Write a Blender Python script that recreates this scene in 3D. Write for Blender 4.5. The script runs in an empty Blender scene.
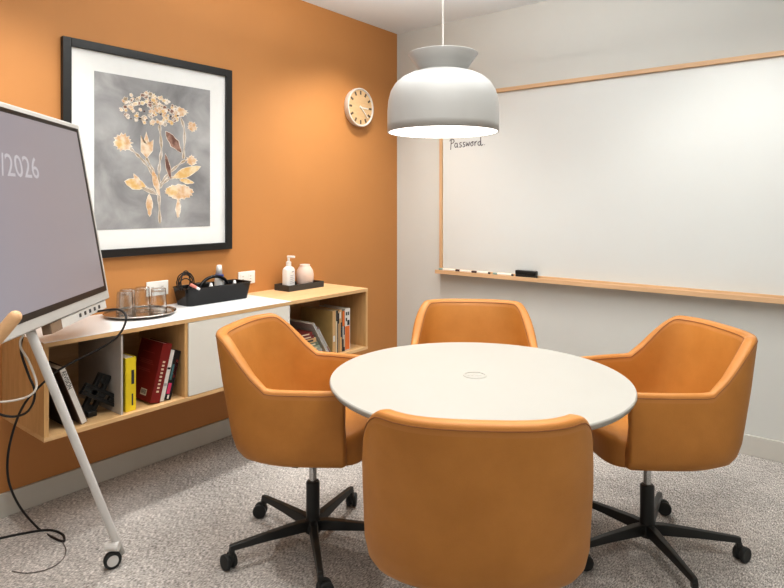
import bpy, bmesh, math, random
from math import sin, cos, pi, radians, atan2, sqrt
from mathutils import Vector, Matrix
random.seed(7)
COL = bpy.context.scene.collection

# ------------------------------------------------------------------ materials
def new_mat(name):
    m = bpy.data.materials.new(name); m.use_nodes = True
    return m, m.node_tree.nodes, m.node_tree.links, m.node_tree.nodes['Principled BSDF']

def plain(name, col, rough=.5, metal=0, spec=.5, emit=None, es=1, var=.04, scale=30, bump=0.0, coat=0):
    m, N, L, b = new_mat(name)
    tc = N.new('ShaderNodeTexCoord'); nz = N.new('ShaderNodeTexNoise')
    nz.inputs['Scale'].default_value = scale; nz.inputs['Detail'].default_value = 4
    L.new(tc.outputs['Object'], nz.inputs['Vector'])
    r = N.new('ShaderNodeValToRGB')
    lo = [max(0, c*(1-var)) for c in col]; hi = [min(1, c*(1+var)) for c in col]
    r.color_ramp.elements[0].color = (*lo, 1); r.color_ramp.elements[1].color = (*hi, 1)
    r.color_ramp.elements[0].position = .3; r.color_ramp.elements[1].position = .7
    L.new(nz.outputs['Fac'], r.inputs['Fac']); L.new(r.outputs['Color'], b.inputs['Base Color'])
    b.inputs['Roughness'].default_value = rough; b.inputs['Metallic'].default_value = metal
    b.inputs['Specular IOR Level'].default_value = spec
    if coat: b.inputs['Coat Weight'].default_value = coat
    if emit:
        b.inputs['Emission Color'].default_value = (*emit, 1); b.inputs['Emission Strength'].default_value = es
    if bump:
        bp = N.new('ShaderNodeBump'); bp.inputs['Strength'].default_value = bump; bp.inputs['Distance'].default_value = .002
        L.new(nz.outputs['Fac'], bp.inputs['Height']); L.new(bp.outputs['Normal'], b.inputs['Normal'])
    return m

def wood(name, c1, c2, scale=(1, 1, 1), rough=.45):
    m, N, L, b = new_mat(name)
    tc = N.new('ShaderNodeTexCoord'); mp = N.new('ShaderNodeMapping'); mp.inputs['Scale'].default_value = scale
    nz = N.new('ShaderNodeTexNoise'); nz.inputs['Scale'].default_value = 6; nz.inputs['Detail'].default_value = 8; nz.inputs['Roughness'].default_value = .65
    n2 = N.new('ShaderNodeTexNoise'); n2.inputs['Scale'].default_value = 25; n2.inputs['Detail'].default_value = 3
    mx = N.new('ShaderNodeMath'); mx.operation = 'MULTIPLY_ADD'; mx.inputs[1].default_value = .35; 
    r = N.new('ShaderNodeValToRGB')
    r.color_ramp.elements[0].position = .35; r.color_ramp.elements[0].color = (*c1, 1)
    r.color_ramp.elements[1].position = .85; r.color_ramp.elements[1].color = (*c2, 1)
    L.new(tc.outputs['Object'], mp.inputs['Vector']); L.new(mp.outputs['Vector'], nz.inputs['Vector']); L.new(mp.outputs['Vector'], n2.inputs['Vector'])
    L.new(n2.outputs['Fac'], mx.inputs[0]); L.new(nz.outputs['Fac'], mx.inputs[2])
    L.new(mx.outputs[0], r.inputs['Fac']); L.new(r.outputs['Color'], b.inputs['Base Color'])
    b.inputs['Roughness'].default_value = rough
    return m

def leather(name, c1, c2, rough=.42):
    m, N, L, b = new_mat(name)
    tc = N.new('ShaderNodeTexCoord')
    nz = N.new('ShaderNodeTexNoise'); nz.inputs['Scale'].default_value = 5; nz.inputs['Detail'].default_value = 6; nz.inputs['Roughness'].default_value = .6
    r = N.new('ShaderNodeValToRGB')
    r.color_ramp.elements[0].position = .3; r.color_ramp.elements[0].color = (*c1, 1)
    r.color_ramp.elements[1].position = .72; r.color_ramp.elements[1].color = (*c2, 1)
    v = N.new('ShaderNodeTexVoronoi'); v.inputs['Scale'].default_value = 380
    n3 = N.new('ShaderNodeTexNoise'); n3.inputs['Scale'].default_value = 9; n3.inputs['Detail'].default_value = 5
    ad = N.new('ShaderNodeMath'); ad.operation = 'MULTIPLY_ADD'; ad.inputs[1].default_value = 5
    bp = N.new('ShaderNodeBump'); bp.inputs['Strength'].default_value = .25; bp.inputs['Distance'].default_value = .0012
    for n in (nz, v, n3): L.new(tc.outputs['Object'], n.inputs['Vector'])
    L.new(nz.outputs['Fac'], r.inputs['Fac']); L.new(r.outputs['Color'], b.inputs['Base Color'])
    L.new(n3.outputs['Fac'], ad.inputs[0]); L.new(v.outputs['Distance'], ad.inputs[2])
    L.new(ad.outputs[0], bp.inputs['Height']); L.new(bp.outputs['Normal'], b.inputs['Normal'])
    b.inputs['Roughness'].default_value = rough+.06; b.inputs['Specular IOR Level'].default_value = .35
    return m

def carpet(name):
    m, N, L, b = new_mat(name)
    tc = N.new('ShaderNodeTexCoord')
    mp = N.new('ShaderNodeMapping'); mp.inputs['Scale'].default_value = (210, 75, 1); mp.inputs['Rotation'].default_value = (0, 0, .25)
    n1 = N.new('ShaderNodeTexNoise'); n1.inputs['Scale'].default_value = 1; n1.inputs['Detail'].default_value = 5; n1.inputs['Roughness'].default_value = .7
    n2 = N.new('ShaderNodeTexNoise'); n2.inputs['Scale'].default_value = 1.6; n2.inputs['Detail'].default_value = 3
    n4 = N.new('ShaderNodeTexNoise'); n4.inputs['Scale'].default_value = 28; n4.inputs['Detail'].default_value = 4
    ad = N.new('ShaderNodeMath'); ad.operation = 'MULTIPLY_ADD'; ad.inputs[1].default_value = .22
    ad2 = N.new('ShaderNodeMath'); ad2.operation = 'MULTIPLY_ADD'; ad2.inputs[1].default_value = .12
    r = N.new('ShaderNodeValToRGB')
    r.color_ramp.elements[0].position = .50; r.color_ramp.elements[0].color = (.12, .11, .10, 1)
    r.color_ramp.elements[1].position = .86; r.color_ramp.elements[1].color = (.95, .90, .86, 1)
    e = r.color_ramp.elements.new(.68); e.color = (.47, .445, .42, 1)
    L.new(tc.outputs['Object'], mp.inputs['Vector']); L.new(mp.outputs['Vector'], n1.inputs['Vector'])
    L.new(tc.outputs['Object'], n2.inputs['Vector']); L.new(tc.outputs['Object'], n4.inputs['Vector'])
    L.new(n2.outputs['Fac'], ad.inputs[0]); L.new(n1.outputs['Fac'], ad.inputs[2])
    L.new(n4.outputs['Fac'], ad2.inputs[0]); L.new(ad.outputs[0], ad2.inputs[2])
    L.new(ad2.outputs[0], r.inputs['Fac']); L.new(r.outputs['Color'], b.inputs['Base Color'])
    bp = N.new('ShaderNodeBump'); bp.inputs['Strength'].default_value = .6; bp.inputs['Distance'].default_value = .004
    L.new(n1.outputs['Fac'], bp.inputs['Height']); L.new(bp.outputs['Normal'], b.inputs['Normal'])
    b.inputs['Roughness'].default_value = .95; b.inputs['Specular IOR Level'].default_value = .1
    return m

def glass(name):
    m, N, L, b = new_mat(name)
    tr = N.new('ShaderNodeBsdfTransparent'); tr.inputs[0].default_value = (.90, .91, .91, 1)
    gl = N.new('ShaderNodeBsdfGlossy'); gl.inputs['Roughness'].default_value = .04
    fr = N.new('ShaderNodeLayerWeight'); fr.inputs['Blend'].default_value = .35
    nz = N.new('ShaderNodeTexNoise'); nz.inputs['Scale'].default_value = 40
    bp = N.new('ShaderNodeBump'); bp.inputs['Strength'].default_value = .15
    mx = N.new('ShaderNodeMixShader'); out_ = N['Material Output']
    L.new(nz.outputs['Fac'], bp.inputs['Height']); L.new(bp.outputs['Normal'], gl.inputs['Normal'])
    pw = N.new('ShaderNodeMath'); pw.operation = 'POWER'; pw.inputs[1].default_value = .8; L.new(fr.outputs['Facing'], pw.inputs[0]); L.new(pw.outputs[0], mx.inputs[0]); L.new(tr.outputs[0], mx.inputs[1]); L.new(gl.outputs[0], mx.inputs[2])
    L.new(mx.outputs[0], out_.inputs['Surface'])
    return m

def watercolour(name):
    m, N, L, b = new_mat(name)
    tc = N.new('ShaderNodeTexCoord')
    n1 = N.new('ShaderNodeTexNoise'); n1.inputs['Scale'].default_value = 5; n1.inputs['Detail'].default_value = 8; n1.inputs['Distortion'].default_value = .5
    r = N.new('ShaderNodeValToRGB')
    r.color_ramp.elements[0].position = .30; r.color_ramp.elements[0].color = (.20, .198, .20, 1)
    r.color_ramp.elements[1].position = .78; r.color_ramp.elements[1].color = (.50, .495, .49, 1)
    e = r.color_ramp.elements.new(.52); e.color = (.33, .325, .325, 1)
    L.new(tc.outputs['Object'], n1.inputs['Vector']); L.new(n1.outputs['Fac'], r.inputs['Fac']); L.new(r.outputs['Color'], b.inputs['Base Color'])
    b.inputs['Roughness'].default_value = .8
    return m

def petal_mat(name, c1, c2):
    m, N, L, b = new_mat(name)
    tc = N.new('ShaderNodeTexCoord')
    n1 = N.new('ShaderNodeTexNoise'); n1.inputs['Scale'].default_value = 28; n1.inputs['Detail'].default_value = 4
    r = N.new('ShaderNodeValToRGB')
    r.color_ramp.elements[0].position = .38; r.color_ramp.elements[0].color = (*c1, 1)
    r.color_ramp.elements[1].position = .62; r.color_ramp.elements[1].color = (*c2, 1)
    L.new(tc.outputs['Object'], n1.inputs['Vector']); L.new(n1.outputs['Fac'], r.inputs['Fac']); L.new(r.outputs['Color'], b.inputs['Base Color'])
    b.inputs['Roughness'].default_value = .8
    return m

M = dict(
    orange=plain('terracotta wall paint', (.53, .245, .078), .62, var=.02, scale=3),
    white_wall=plain('warm white wall paint', (.64, .65, .625), .6, var=.012, scale=3),
    ceiling=plain('ceiling paint', (.80, .85, .89), .8, var=.01, scale=3),
    base=plain('baseboard paint', (.60, .585, .54), .45, var=.02, scale=8),
    carpet=carpet('grey beige carpet'),
    leather=leather('tan leather', (.455, .195, .040), (.56, .25, .058)),
    leather_edge=leather('tan leather edge', (.49, .215, .055), (.56, .255, .075), .36),
    seam=plain('seam thread', (.30, .12, .035), .6),
    black=plain('black plastic', (.012, .013, .013), .35),
    black_metal=plain('black powder coat', (.012, .013, .012), .4, coat=.2),
    rubber=plain('rubber', (.02, .022, .022), .55),
    chrome=plain('steel', (.55, .55, .55), .25, 1),
    table=plain('white table laminate', (.43, .415, .38), .45, var=.01, scale=4),
    tablehole=plain('grommet grey', (.45, .43, .40), .4),
    oak_y=wood('oak grain along y', (.60, .36, .155), (.76, .52, .28), (7, .6, 7)),
    oak_z=wood('oak grain along z', (.54, .31, .12), (.72, .46, .22), (7, 7, .6)),
    oak_edge=wood('oak edge', (.66, .40, .20), (.80, .54, .30), (6, 1, 6)),
    oak_x=wood('pale oak grain along x', (.56, .36, .20), (.70, .48, .29), (.6, 7, 7)),
    oak_v=wood('pale oak upright', (.56, .36, .20), (.70, .48, .29), (7, 7, .6)),
    laminate=plain('white laminate', (.84, .84, .84), .32, var=.01, scale=4),
    door=plain('white door', (.76, .74, .68), .45, var=.012, scale=4),
    panel_grey=plain('pale grey panel', (.50, .46, .42), .5),
    dark_in=plain('shadow gap', (.03, .02, .012), .8),
    frame_black=plain('black picture frame', (.014, .013, .012), .4),
    mat_white=plain('white mount board', (.78, .78, .76), .75, var=.01),
    water=watercolour('grey watercolour wash'),
    p_outline=petal_mat('cream outline', (.70, .60, .50), (.84, .79, .72)),
    p_yellow=petal_mat('yellow petals', (.66, .42, .16), (.74, .62, .42)),
    p_peach=petal_mat('peach petals', (.62, .38, .20), (.74, .62, .48)),
    p_brown=petal_mat('brown petals', (.16, .08, .06), (.42, .26, .20)),
    p_olive=petal_mat('olive stem', (.36, .28, .19), (.52, .45, .38)),
    p_dark=petal_mat('dark specks', (.045, .03, .03), (.20, .12, .09)),
    shade=plain('pendant enamel', (.46, .455, .44), .38, var=.01, scale=4),
    diffuser=plain('glowing diffuser', (.9, .9, .85), .5, emit=(1, .985, .95), es=2.2, var=0),
    cord=plain('pendant cord', (.6, .58, .55), .5),
    wb=plain('whiteboard surface', (.70, .725, .715), .35, var=.008, scale=3, coat=.2),
    ink=plain('marker ink', (.05, .04, .06), .6),
    teal=plain('teal cap', (.25, .36, .33), .5),
    marker=plain('marker barrel', (.80, .74, .68), .45),
    capbrown=plain('dark cap', (.05, .025, .03), .5),
    clockface=wood('pale clock wood', (.62, .40, .20), (.74, .52, .30), (1, 1, 8)),
    clockrim=plain('clock rim', (.70, .64, .58), .45),
    clocktick=plain('clock tick', (.13, .09, .06), .5),
    clockwhite=plain('clock hands', (.80, .77, .70), .5),
    bezel=plain('display light grey frame', (.50, .49, .465), .4, var=.01),
    bezel_black=plain('display black border', (.01, .01, .01), .3),
    io=plain('connector module', (.66, .645, .61), .35, var=.01),
    io_end=plain('module end', (.25, .17, .11), .3),
    legwhite=plain('white powder coat', (.68, .67, .65), .4, var=.01),
    cable_black=plain('black cable', (.012, .010, .010), .5),
    cable_white=plain('white cable', (.72, .68, .62), .5),
    cable_grey=plain('grey thin cable', (.16, .14, .13), .5),
    outlet=plain('white outlet plate', (.78, .76, .72), .35, var=.01),
    slot=plain('outlet slots', (.35, .33, .30), .5),
    silver=plain('silver tray', (.62, .58, .54), .18, 1),
    glass=glass('clear glass'),
    caddy=plain('black glossy plastic', (.008, .008, .009), .14, spec=.4),
    dtray=plain('dark slate tray', (.055, .05, .045), .5),
    white_pl=plain('white plastic', (.80, .79, .77), .35, var=.01),
    blue_pl=plain('blue plastic', (.05, .09, .35), .4),
    pink_pl=plain('pink plug', (.65, .25, .20), .4),
    vase=plain('blush ceramic', (.70, .55, .47), .5, var=.05, scale=12),
    labelgrey=plain('printed label', (.45, .45, .50), .6),
    dowel=wood('beech dowel', (.64, .38, .19), (.76, .48, .27), (3, 3, 3)),
)

def screen_mat():
    m, N, L, b = new_mat('display screen')
    tc = N.new('ShaderNodeTexCoord'); sp = N.new('ShaderNodeSeparateXYZ'); r = N.new('ShaderNodeValToRGB')
    r.color_ramp.elements[0].position = 0.0; r.color_ramp.elements[0].color = (.31, .275, .280, 1)
    r.color_ramp.elements[1].position = 1.0; r.color_ramp.elements[1].color = (.31, .295, .34, 1)
    L.new(tc.outputs['Object'], sp.inputs[0]); L.new(sp.outputs['X'], r.inputs['Fac'])
    L.new(r.outputs['Color'], b.inputs['Emission Color']); b.inputs['Emission Strength'].default_value = 1
    b.inputs['Base Color'].default_value = (.03, .03, .033, 1); b.inputs['Roughness'].default_value = .28
    return m
M['screen'] = screen_mat()
M['screentext'] = plain('screen digits', (.05, .05, .05), .5, emit=(.50, .475, .50), es=1, var=0)

# ------------------------------------------------------------------ mesh helpers
def link(name, bm, mat, parent=None, smooth=False, bevel=0, seg=2, sub=0):
    me = bpy.data.meshes.new(name)
    bmesh.ops.recalc_face_normals(bm, faces=bm.faces)
    bm.to_mesh(me); bm.free()
    if smooth:
        for p in me.polygons: p.use_smooth = True
    o = bpy.data.objects.new(name, me); COL.objects.link(o)
    if isinstance(mat, (list, tuple)):
        for q in mat: me.materials.append(q)
    else: me.materials.append(mat)
    if parent: o.parent = parent
    if bevel:
        b = o.modifiers.new('bevel', 'BEVEL'); b.width = bevel; b.segments = seg; b.limit_method = 'ANGLE'; b.angle_limit = radians(40)
        for p in me.polygons: p.use_smooth = True
        wn = o.modifiers.new('wn', 'WEIGHTED_NORMAL'); wn.keep_sharp = True
    if sub:
        s = o.modifiers.new('sub', 'SUBSURF'); s.levels = sub; s.render_levels = sub
    return o

def box(bm, x0, x1, y0, y1, z0, z1, mi=0, mtx=None):
    vs = [bm.verts.new((x, y, z)) for x in (x0, x1) for y in (y0, y1) for z in (z0, z1)]
    if mtx:
        for v in vs: v.co = mtx @ v.co
    for f in ((0, 1, 3, 2), (4, 6, 7, 5), (0, 4, 5, 1), (2, 3, 7, 6), (0, 2, 6, 4), (1, 5, 7, 3)):
        fc = bm.faces.new([vs[i] for i in f]); fc.material_index = mi
    return vs

def B(name, x0, x1, y0, y1, z0, z1, mat, parent=None, bevel=0, seg=2):
    bm = bmesh.new(); box(bm, x0, x1, y0, y1, z0, z1)
    return link(name, bm, mat, parent, bevel=bevel, seg=seg)

def lathe(bm, prof, n=48, cap=False, mi=0, mtx=None):
    rings = []
    for r, z in prof:
        if r < 1e-6:
            v = bm.verts.new((0, 0, z)); rings.append([v])
        else:
            rings.append([bm.verts.new((r*cos(2*pi*i/n), r*sin(2*pi*i/n), z)) for i in range(n)])
    for a, b in zip(rings, rings[1:]):
        for i in range(n):
            j = (i+1) % n
            if len(a) == 1 and len(b) == 1: continue
            if len(a) == 1: f = bm.faces.new((a[0], b[i], b[j]))
            elif len(b) == 1: f = bm.faces.new((a[i], a[j], b[0]))
            else: f = bm.faces.new((a[i], a[j], b[j], b[i]))
            f.material_index = mi
    if mtx:
        for rg in rings:
            for v in rg: v.co = mtx @ v.co
    return rings

def catmull(pts, k=8, closed=False):
    P = [Vector(p) for p in pts]; out = []; n = len(P)
    if n == 2: return P
    for i in range(n if closed else n-1):
        g = lambda q: P[q % n] if closed else P[min(max(q, 0), n-1)]
        p0, p1, p2, p3 = g(i-1), g(i), g(i+1), g(i+2)
        for s in range(k):
            t = s/k
            out.append(.5*((2*p1)+(p2-p0)*t+(2*p0-5*p1+4*p2-p3)*t*t+(3*p1-p0-3*p2+p3)*t**3))
    if not closed: out.append(P[-1])
    return out

def tube(bm, pts, r, n=8, closed=False, caps=True, rfun=None, mi=0):
    P = [Vector(p) for p in pts]; m = len(P); rings = []
    up = None
    for i in range(m):
        if closed: t = P[(i+1) % m]-P[i-1]
        else: t = P[min(i+1, m-1)]-P[max(i-1, 0)]
        t.normalize()
        if up is None:
            up = Vector((0, 0, 1)) if abs(t.z) < .9 else Vector((1, 0, 0))
        a = up - t*up.dot(t)
        if a.length < 1e-5: a = t.orthogonal()
        a.normalize(); up = a; b = t.cross(a)
        rr = rfun(i/(m-1)) if rfun else r
        rings.append([bm.verts.new(P[i]+a*rr*cos(2*pi*k/n)+b*rr*sin(2*pi*k/n)) for k in range(n)])
    for i in range(m if closed else m-1):
        A = rings[i]; Bq = rings[(i+1) % m]
        for k in range(n):
            f = bm.faces.new((A[k], A[(k+1) % n], Bq[(k+1) % n], Bq[k])); f.material_index = mi
    if caps and not closed:
        bm.faces.new(rings[0][::-1]).material_index = mi; bm.faces.new(rings[-1]).material_index = mi
    return rings

def empty(name, loc=(0, 0, 0), rz=0, label=None, cat=None, group=None):
    o = bpy.data.objects.new(name, None); COL.objects.link(o); o.location = loc; o.rotation_euler = (0, 0, rz)
    o.empty_display_size = .05
    tag(o, label, cat, group); return o

def tag(o, label=None, cat=None, group=None, kind=None):
    if label: o['label'] = label
    if cat: o['category'] = cat
    if group: o['group'] = group
    if kind: o['kind'] = kind
    return o

def dup(root, loc, rz, label=None):
    r = root.copy(); COL.objects.link(r); r.location = loc; r.rotation_euler = (0, 0, rz)
    if label: r['label'] = label
    for ch in list(root.children):
        c = ch.copy(); COL.objects.link(c); c.parent = r
        for g in list(ch.children):
            d = g.copy(); COL.objects.link(d); d.parent = c
    return r

def text_bm(s, size, xs=1.0, shear=0.0, extr=.0004):
    cu = bpy.data.curves.new('t', 'FONT'); cu.body = s; cu.size = size; cu.extrude = extr; cu.shear = shear
    cu.align_x = 'LEFT'; cu.resolution_u = 3
    to = bpy.data.objects.new('t', cu); COL.objects.link(to)
    dg = bpy.context.evaluated_depsgraph_get()
    me = bpy.data.meshes.new_from_object(to.evaluated_get(dg))
    bm = bmesh.new(); bm.from_mesh(me)
    for v in bm.verts: v.co.x *= xs
    bpy.data.objects.remove(to); bpy.data.meshes.remove(me); bpy.data.curves.remove(cu)
    return bm

# ------------------------------------------------------------------ room
H = 2.62
def struct(name, *a, **k):
    o = B(name, *a, **k); o['kind'] = 'structure'; return o
struct('floor', -.1, 4.3, -5.3, .1, -.1, 0, M['carpet'])
struct('ceiling', -.1, 4.3, -5.3, .1, H, H+.1, M['ceiling'])
struct('wall_left', -.1, 0, -5.3, .1, 0, H, M['orange'])
struct('wall_back', 0, 4.3, 0, .1, 0, H, M['white_wall'])
struct('wall_right', 4.2, 4.3, -5.3, 0, 0, H, M['white_wall'])
struct('wall_front', 0, 4.2, -5.3, -5.2, 0, H, M['white_wall'])
struct('baseboard_left', 0, .014, -5.2, 0, 0, .10, M['base'], bevel=.002)
struct('baseboard_back', .014, 4.2, -.014, 0, 0, .105, M['base'], bevel=.002)

# ------------------------------------------------------------------ wall-hung credenza
CX, CZ0, CZ1, CY0, CY1 = .42, .416, .793, -2.685, -.825
cr = empty('credenza', (.001, (CY0+CY1)/2, CZ0), label='long wall-hung oak credenza with open cubbies and a white door on the orange wall', cat='cabinet')
def cp(name, x0, x1, y0, y1, z0, z1, mat, bevel=.001, parent=None):
    bm = bmesh.new(); box(bm, x0, x1, y0-cr.location.y, y1-cr.location.y, z0-CZ0, z1-CZ0)
    o = link(name, bm, mat, parent or cr, bevel=bevel); return o
cp('top_panel', 0, CX, CY0, CY1, CZ1-.020, CZ1-.003, M['oak_y'])
cp('bottom_panel', 0, CX, CY0, CY1, CZ0, CZ0+.018, M['oak_y'])
cp('end_panel', 0, CX-.0005, CY0, CY0+.018, CZ0+.018, CZ1-.020, M['oak_z'])
cp('end_panel', 0, CX-.0005, CY1-.018, CY1, CZ0+.018, CZ1-.020, M['oak_z'])
cp('divider', .018, CX-.01, -2.383, -2.374, CZ0+.018, CZ1-.020, M['panel_grey'])
cp('divider', .018, CX-.004, -2.090, -2.074, CZ0+.018, CZ1-.020, M['oak_z'])
cp('divider', .018, CX-.02, -1.480, -1.466, CZ0+.018, CZ1-.020, M['panel_grey'])
cp('back_panel', .003, .018, CY0+.018, CY1-.018, CZ0+.018, CZ1-.020, M['oak_y'])
cp('door', CX-.018, CX, -2.072, -1.462, CZ0+.020, CZ1-.022, M['door'])
o = cp('worktop', 0, CX+.001, CY0, -1.452, CZ1-.003, CZ1, M['laminate'], bevel=.0008); o['label'] = 'glossy white laminate over the left part of the top'
cp('worktop_veneer', 0, CX, -1.452, CY1, CZ1-.003, CZ1, M['oak_edge'], bevel=.0008)

# ------------------------------------------------------------------ framed picture
pf = empty('framed_picture', (0, -2.0, 1.56), label='large black framed watercolour of yellow flowers on grey, hung on orange wall', cat='picture')
def pp(name, x0, x1, y0, y1, z0, z1, mat, bevel=0, parent=None):
    bm = bmesh.new(); box(bm, x0, x1, y0+2.0, y1+2.0, z0-1.56, z1-1.56)
    return link(name, bm, mat, parent or pf, bevel=bevel)
Y0, Y1, Z0, Z1 = -2.453, -1.541, 1.060, 2.071
bm = bmesh.new()
w = .038
for q in ((Y0, Y0+w, Z0, Z1), (Y1-w, Y1, Z0, Z1), (Y0+w, Y1-w, Z0, Z0+w), (Y0+w, Y1-w, Z1-w, Z1)):
    box(bm, 0, .026, q[0]+2, q[1]+2, q[2]-1.56, q[3]-1.56)
link('frame', bm, M['frame_black'], pf, bevel=.002)
pp('mount_board', 0, .010, Y0+w, Y1-w, Z0+w, Z1-w, M['mat_white'])
art = pp('painting', .010, .0115, -2.307, -1.678, 1.193, 1.940, M['water'])
# flower shapes in painting space: u 0..412 (left to right), v 0..552 (top to bottom)
def AP(u, v, k=0): return Vector((.0118+k*.0003, -2.307+.629*u/412+2.0, 1.940-.747*v/552-1.56))
def poly(bm, pts, k, mi=0):
    if len(pts) < 3: return
    c = [sum(p[0] for p in pts)/len(pts), sum(p[1] for p in pts)/len(pts)]
    cv = bm.verts.new(AP(c[0], c[1], k)); vs = [bm.verts.new(AP(p[0], p[1], k)) for p in pts]
    for i in range(len(vs)):
        f = bm.faces.new((cv, vs[i], vs[(i+1) % len(vs)])); f.material_index = mi
def grow(pts, g):
    c = (sum(p[0] for p in pts)/len(pts), sum(p[1] for p in pts)/len(pts)); o = []
    for p in pts:
        d = sqrt((p[0]-c[0])**2+(p[1]-c[1])**2) or 1
        o.append((p[0]+(p[0]-c[0])/d*g, p[1]+(p[1]-c[1])/d*g))
    return o
def stem(bm, pts, w, k, mi=0):
    Q = catmull([(p[0], p[1], 0) for p in pts], 8)
    L_, R_ = [], []
    for i, p in enumerate(Q):
        t = Q[min(i+1, len(Q)-1)]-Q[max(i-1, 0)]; n = Vector((-t.y, t.x, 0)).normalized()
        ww = w*(.8+.35*sin(i*1.3))
        L_.append(bm.verts.new(AP(p.x+n.x*ww, p.y+n.y*ww, k))); R_.append(bm.verts.new(AP(p.x-n.x*ww, p.y-n.y*ww, k)))
    for i in range(len(Q)-1):
        f = bm.faces.new((L_[i], L_[i+1], R_[i+1], R_[i])); f.material_index = mi
def ragged(cx, cy, rx, ry, n, j, rot=0):
    o = []
    n = int(n*1.7); n += n % 2
    for i in range(n):
        a = 2*pi*(i+random.uniform(-.25, .25))/n; q = 1-(j*1.35 if i % 2 else j*.7*random.random())*random.uniform(.5, 1.1)
        x, y = rx*q*cos(a), ry*q*sin(a)
        o.append((cx+x*cos(rot)-y*sin(rot), cy+x*sin(rot)+y*cos(rot)))
    return o
def leaf(p, q, wd, n=7):
    dx, dy = q[0]-p[0], q[1]-p[1]; l = sqrt(dx*dx+dy*dy); nx, ny = -dy/l, dx/l; a, b = [], []
    for i in range(n+1):
        t = i/n; ww = wd*sin(pi*t)**.7*(1+.25*random.uniform(-1, 1)) if 0 < t < 1 else 0
        a.append((p[0]+dx*t+nx*ww, p[1]+dy*t+ny*ww)); b.append((p[0]+dx*t-nx*ww, p[1]+dy*t-ny*ww))
    return a+b[::-1][1:-1]
out, yel, pea, bro, oli, dark = (bmesh.new() for _ in range(6))
fl = bmesh.new()
stems = [[(215, 165), (222, 250), (214, 330), (213, 420), (217, 535)], [(213, 395), (176, 325), (138, 282), (108, 255)],
         [(168, 290), (196, 345), (210, 375)], [(213, 395), (250, 345), (305, 295), (332, 288)],
         [(305, 285), (308, 175), (288, 110)], [(210, 425), (180, 405), (120, 388)], [(288, 440), (290, 480), (284, 512)],
         [(214, 400), (250, 365), (280, 360)]]
for s in stems: stem(out, s, 5.5, 1); stem(oli, s, 3.6, 2)
shapes = [(pea, ragged(90, 240, 34, 34, 16, .32)), (yel, ragged(82, 246, 22, 20, 12, .35)),
          (pea, [(150, 210), (160, 235), (168, 195), (178, 236), (192, 222), (190, 262), (170, 290), (150, 268)]),
          (bro, leaf((238, 185), (296, 262), 17)), (bro, leaf((256, 368), (236, 270), 9)),
          (pea, ragged(336, 290, 24, 22, 14, .35)), (pea, ragged(290, 104, 36, 20, 14, .3)),
          (pea, ragged(338, 156, 21, 22, 14, .35)), (yel, leaf((262, 362), (372, 312), 18)), (yel, leaf((290, 368), (345, 378), 9)),
          (pea, ragged(290, 415, 56, 30, 18, .16)), (yel, ragged(262, 412, 26, 22, 14, .25)),
          (yel, leaf((96, 380), (168, 398), 17)), (pea, leaf((125, 352), (150, 398), 8)),
          (pea, leaf((178, 425), (180, 508), 10)), (pea, leaf((190, 335), (214, 430), 9)), (pea, leaf((284, 440), (283, 515), 8)),
          (oli, leaf((150, 400), (205, 425), 6))]
kk = 3
for bmx, pts in shapes:
    poly(out, grow(pts, 2.6), kk); poly(bmx, pts, kk+1); kk += .15
for i in range(170):
    a = random.uniform(0, 2*pi); q = sqrt(random.random())
    u, v = 185+106*q*cos(a), 104+58*q*sin(a)+.0014*(106*q*cos(a))**2
    s = random.uniform(5, 12)
    tgt = random.choice([yel, yel, pea, pea, out, dark, bro, oli])
    pts = ragged(u, v, s, s*random.uniform(.6, 1), 9, .45, random.uniform(0, 3))
    if tgt is not dark and tgt is not out: poly(out, grow(pts, 1.8), 5+i*.035)
    poly(tgt, pts if tgt is not dark else ragged(u, v, s*.5, s*.4, 8, .4), 5.02+i*.035)
for mi_, bmx in enumerate((out, yel, pea, bro, oli, dark)):
    for f in bmx.faces: f.material_index = mi_
    tmp = bpy.data.meshes.new('tmp'); bmx.to_mesh(tmp); bmx.free(); fl.from_mesh(tmp); bpy.data.meshes.remove(tmp)
o = link('painted_flowers', fl, [M[k] for k in ('p_outline', 'p_yellow', 'p_peach', 'p_brown', 'p_olive', 'p_dark')], art)
o['label'] = 'yellow, peach and brown flowers painted on the grey wash'
# ------------------------------------------------------------------ clock on left wall
ck = empty('wall_clock', (0, -.462, 1.995), label='small round wall clock with pale wooden face near the room corner', cat='clock')
RX = Matrix.Rotation(pi/2, 4, 'Y')       # local z -> world x
def clk(name, prof, mat, k=48):
    bm = bmesh.new(); lathe(bm, prof, k, mtx=RX); return link(name, bm, M[mat], ck, smooth=False, bevel=.001)
clk('case', [(0, 0), (.130, 0), (.136, .02), (.136, .043), (.128, .045), (.124, .036), (0, .036)], 'clockrim', 64)
face = clk('face', [(0, .034), (.122, .034), (.122, .037), (0, .037)], 'clockface', 64)
for i in range(12):
    bm = bmesh.new()
    box(bm, .037, .0385, -.007, .007, .090, .117, mtx=Matrix.Rotation(2*pi*i/12, 4, 'X'))
    link('hour_mark', bm, M['clocktick'], face)
def hand(name, ang, ln, wd, x):
    bm = bmesh.new(); box(bm, x, x+.0015, -wd, wd, -.015, ln, mtx=Matrix.Rotation(-ang, 4, 'X'))
    return link(name, bm, M['clockwhite'], ck)
# clockwise from above as seen from +x looking to -x: +y is to the right
hand('hour_hand', radians(92), .078, .0045, .039); hand('minute_hand', radians(133), .100, .0035, .0415)
bm = bmesh.new(); lathe(bm, [(0, .037), (.007, .037), (.007, .045), (0, .045)], 16, mtx=RX); link('hub', bm, M['clockwhite'], ck)

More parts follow.
